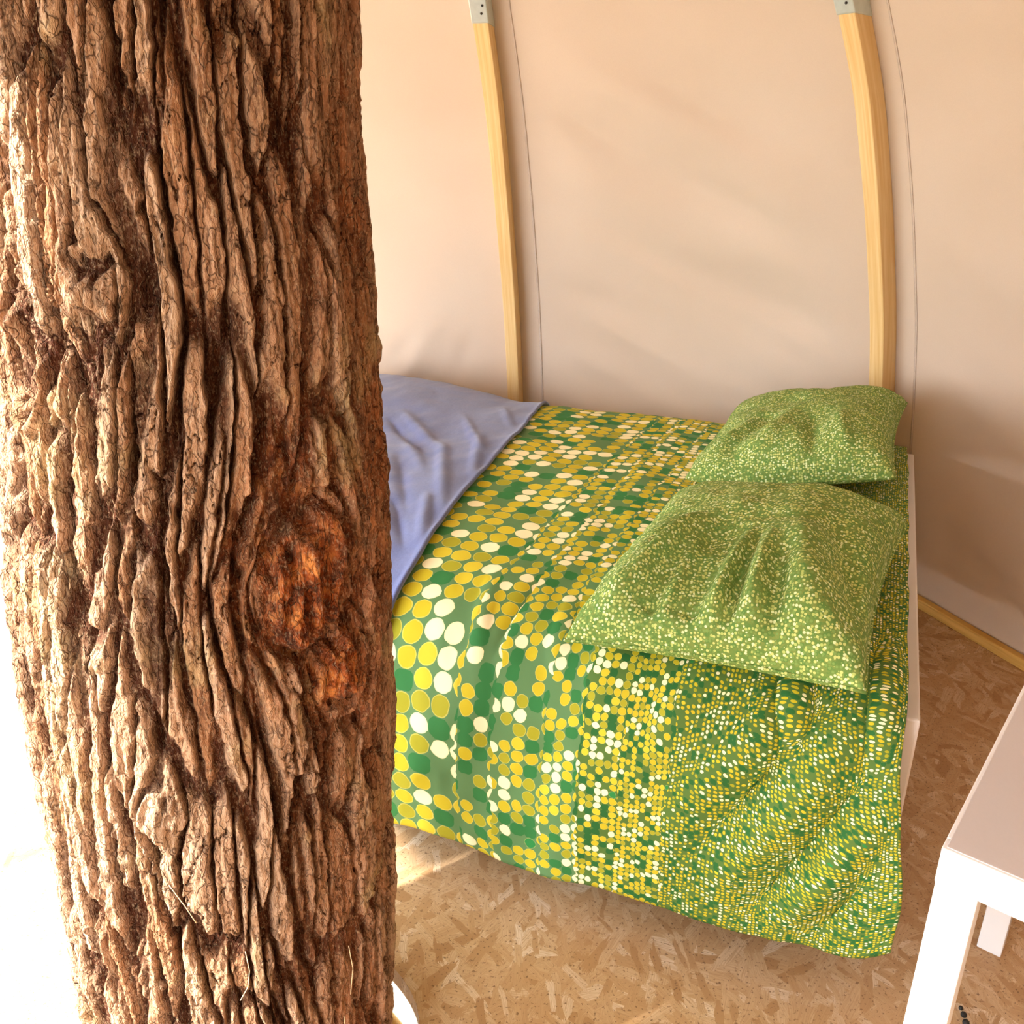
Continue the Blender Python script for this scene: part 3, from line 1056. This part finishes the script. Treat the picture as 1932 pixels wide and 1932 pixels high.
# ------------------------------------------------------------------ pillows
def pillow(label, cu, cw, cz, hu, hw, T, tilt, yaw, roll, creases, seed, lean=0.0):
    n1, n2 = 150, 190
    a = np.sin(np.linspace(-1, 1, n1) * np.pi / 2) * 0.35 + np.linspace(-1, 1, n1) * 0.65
    b = np.sin(np.linspace(-1, 1, n2) * np.pi / 2) * 0.35 + np.linspace(-1, 1, n2) * 0.65
    A, Bm = np.meshgrid(a, b)

    def half(sgn):
        x = hu * A * (1 - 0.075 * (1 - Bm ** 2))
        y = hw * Bm * (1 - 0.065 * (1 - A ** 2))
        k = np.clip((1 - np.abs(A) ** 3.2), 0, 1) * np.clip((1 - np.abs(Bm) ** 3.6), 0, 1)
        zz = T * k ** 0.40
        if sgn > 0:
            w = 0.020 * fbm(x * 5 + seed, y * 4, seed, 3) * k ** 0.5
            # puckers running in from the seams
            pk = 0.006 * np.sin(y * 90 + 3 * fbm(x * 6, y * 6, seed + 2, 2)) * np.exp(-((1 - np.abs(A)) / 0.22) ** 2) * k ** 0.3
            for c in creases:
                w = w + 1.6 * seg_ridge(x, y, *c[:4], c[4] * 1.2, c[5]) * np.clip(k * 3, 0, 1)
            zz = zz + w + pk
            zz = np.maximum(zz, 0.0)
        else:
            zz = -0.28 * zz
        return x, y, zz
    pts, quads = [], []
    x, y, z = half(1)
    top = np.stack([x, y, z], -1).reshape(-1, 3)
    x2, y2, z2 = half(-1)
    bot = np.stack([x2, y2, z2], -1).reshape(-1, 3)
    f = grid_faces(n2, n1)
    P = np.vstack([top, bot])
    Q = np.vstack([f, f[:, ::-1] + len(top)])
    def arc(px, py, pz):
        du = np.concatenate([np.zeros((n2, 1)), np.cumsum(np.hypot(np.diff(px, axis=1), np.diff(pz, axis=1)), 1)], 1)
        dv = np.concatenate([np.zeros((1, n1)), np.cumsum(np.hypot(np.diff(py, axis=0), np.diff(pz, axis=0)), 0)], 0)
        du = du - du[:, n1 // 2][:, None]
        dv = dv - dv[n2 // 2][None, :]
        return np.stack([du + 0.5, dv + 0.5], -1).reshape(-1, 2)
    uv = np.vstack([arc(x, y, z), arc(x2, y2, z2)])
    me = np_mesh('pillow', P, Q)
    o = finish('pillow', me, M['pillow'], None, True, uv)
    wd = o.modifiers.new('weld', 'WELD')
    wd.merge_threshold = 0.0004
    c = bp(cu, cw, cz)
    ux, uy = Vector((BU[0], BU[1], 0)), Vector((BW[0], BW[1], 0))
    base = Matrix((( -ux.x, -uy.x, 0), (-ux.y, -uy.y, 0), (0, 0, 1)))
    base = Matrix(((ux.x, uy.x, 0), (ux.y, uy.y, 0), (0, 0, 1)))
    # handedness: u x w must be up; flip the u axis if needed
    if ux.cross(uy).z < 0:
        base = Matrix(((-ux.x, uy.x, 0), (-ux.y, uy.y, 0), (0, 0, 1)))
    rot = base.to_4x4() @ Matrix.Rotation(yaw, 4, 'Z') @ Matrix.Rotation(tilt, 4, 'Y') @ Matrix.Rotation(roll, 4, 'X')
    o.matrix_world = Matrix.Translation(c) @ rot
    tag(o, label, 'pillow', 'dotted pillows on the bed')
    # piped edge round the seam
    ring = []
    for t in np.linspace(-1, 1, 30, endpoint=False):
        ring.append((t, -1))
    for t in np.linspace(-1, 1, 40, endpoint=False):
        ring.append((1, t))
    for t in np.linspace(1, -1, 30, endpoint=False):
        ring.append((t, 1))
    for t in np.linspace(1, -1, 40, endpoint=False):
        ring.append((-1, t))
    rp_ = [(hu * p * (1 - 0.075 * (1 - q * q)), hw * q * (1 - 0.065 * (1 - p * p)), 0.0) for p, q in ring]
    hm = tube('seam', rp_, 0.0035, M['pillow'], o, 6, True)
    hm.data.uv_layers.new(name='UVMap')
    return o


# local x points to the headboard, y to the far wall
pillow('crumpled green dotted pillow at the near side of the bed, creased front', 0.300, 0.232, 0.650, 0.256, 0.325, 0.135,
       R_(-5), R_(-5), R_(4),
       [(-0.04, 0.02, -0.13, -0.44, 0.034, -0.026), (0.0, 0.0, -0.045, -0.44, 0.024, -0.020), (-0.09, 0.02, -0.21, -0.38, 0.020, 0.016),
        (0.015, -0.02, -0.005, -0.40, 0.015, 0.018), (0.05, -0.05, 0.075, -0.38, 0.014, 0.012), (0.035, -0.04, 0.03, -0.42, 0.012, -0.014),
        (0.09, 0.02, 0.19, -0.36, 0.034, 0.020), (0.15, 0.08, 0.24, -0.26, 0.022, -0.018), (-0.13, 0.02, -0.17, -0.26, 0.012, -0.012),
        (0.09, -0.1, 0.12, -0.42, 0.014, -0.013), (-0.07, 0.0, -0.09, -0.42, 0.012, 0.010)], 4.0)
pillow('smoother green dotted pillow at the far side of the bed by the rib', 0.295, 1.165, 0.665, 0.265, 0.375, 0.125,
       R_(-13), R_(-2), R_(1),
       [(0.0, -0.05, -0.06, -0.33, 0.02, 0.010), (-0.05, -0.05, -0.14, -0.33, 0.02, -0.010), (0.06, -0.10, 0.08, -0.34, 0.018, -0.012),
        (0.12, -0.10, 0.16, -0.33, 0.018, 0.012), (-0.10, -0.1, -0.2, -0.32, 0.016, 0.008)], 11.0)

# ------------------------------------------------------------------ white table
TC = Vector((0.451, 0.722, 0))
E1 = Vector((0.637, 0.771, 0)).normalized()
E2 = Vector((0.771, -0.637, 0)).normalized()
TH_, TS1, TS2, LG = 0.74, 0.75, 0.75, 0.042
tb = thing('side_table', 'white square table with straight legs and shade-greyed top at the right', 'table', TC + E1 * TS1 / 2 + E2 * TS2 / 2)


def tbox(name, a0, a1, b0, b1, z0, z1, mat, bev=0.0015):
    bm = box_bm(TC + E1 * a0 + E2 * b0 + Vector((0, 0, z0)), E1 * (a1 - a0), E2 * (b1 - b0), (0, 0, z1 - z0), bev)
    return keep_world(bm_obj(name, bm, mat), tb)


tbox('tabletop', 0.004, TS1 - 0.004, 0.004, TS2 - 0.004, TH_ - 0.006, TH_ + 0.001, M['tabletop'], 0.001)
AP = 0.046
tbox('apron', 0, 0.02, 0, TS2, TH_ - AP, TH_, M['white'])
tbox('apron', TS1 - 0.02, TS1, 0, TS2, TH_ - AP, TH_, M['white'])
tbox('apron', 0.0201, TS1 - 0.0201, 0, 0.02, TH_ - AP, TH_, M['white'])
tbox('apron', 0.0201, TS1 - 0.0201, TS2 - 0.02, TS2, TH_ - AP, TH_, M['white'])
for a in (0.001, TS1 - LG - 0.001):
    for b in (0.001, TS2 - LG - 0.001):
        tbox('leg', a, a + LG, b, b + LG, 0.0, TH_ - AP - 0.0005, M['white'])

# ------------------------------------------------------------------ small scrap on the floor
sc = bmesh.new()
for (dx, dy, r) in ((0, 0, 0.006), (0.004, 0.016, 0.0055), (0.006, 0.03, 0.004)):
    ret = bmesh.ops.create_icosphere(sc, subdivisions=2, radius=r)
    bmesh.ops.translate(sc, verts=ret['verts'], vec=(0.80 + dx, 1.10 + dy, r * 0.8))
tag(bm_obj('scrap', sc, M['scrap'], None, True), 'tiny black scrap lying on the floor under the white table', 'scrap')
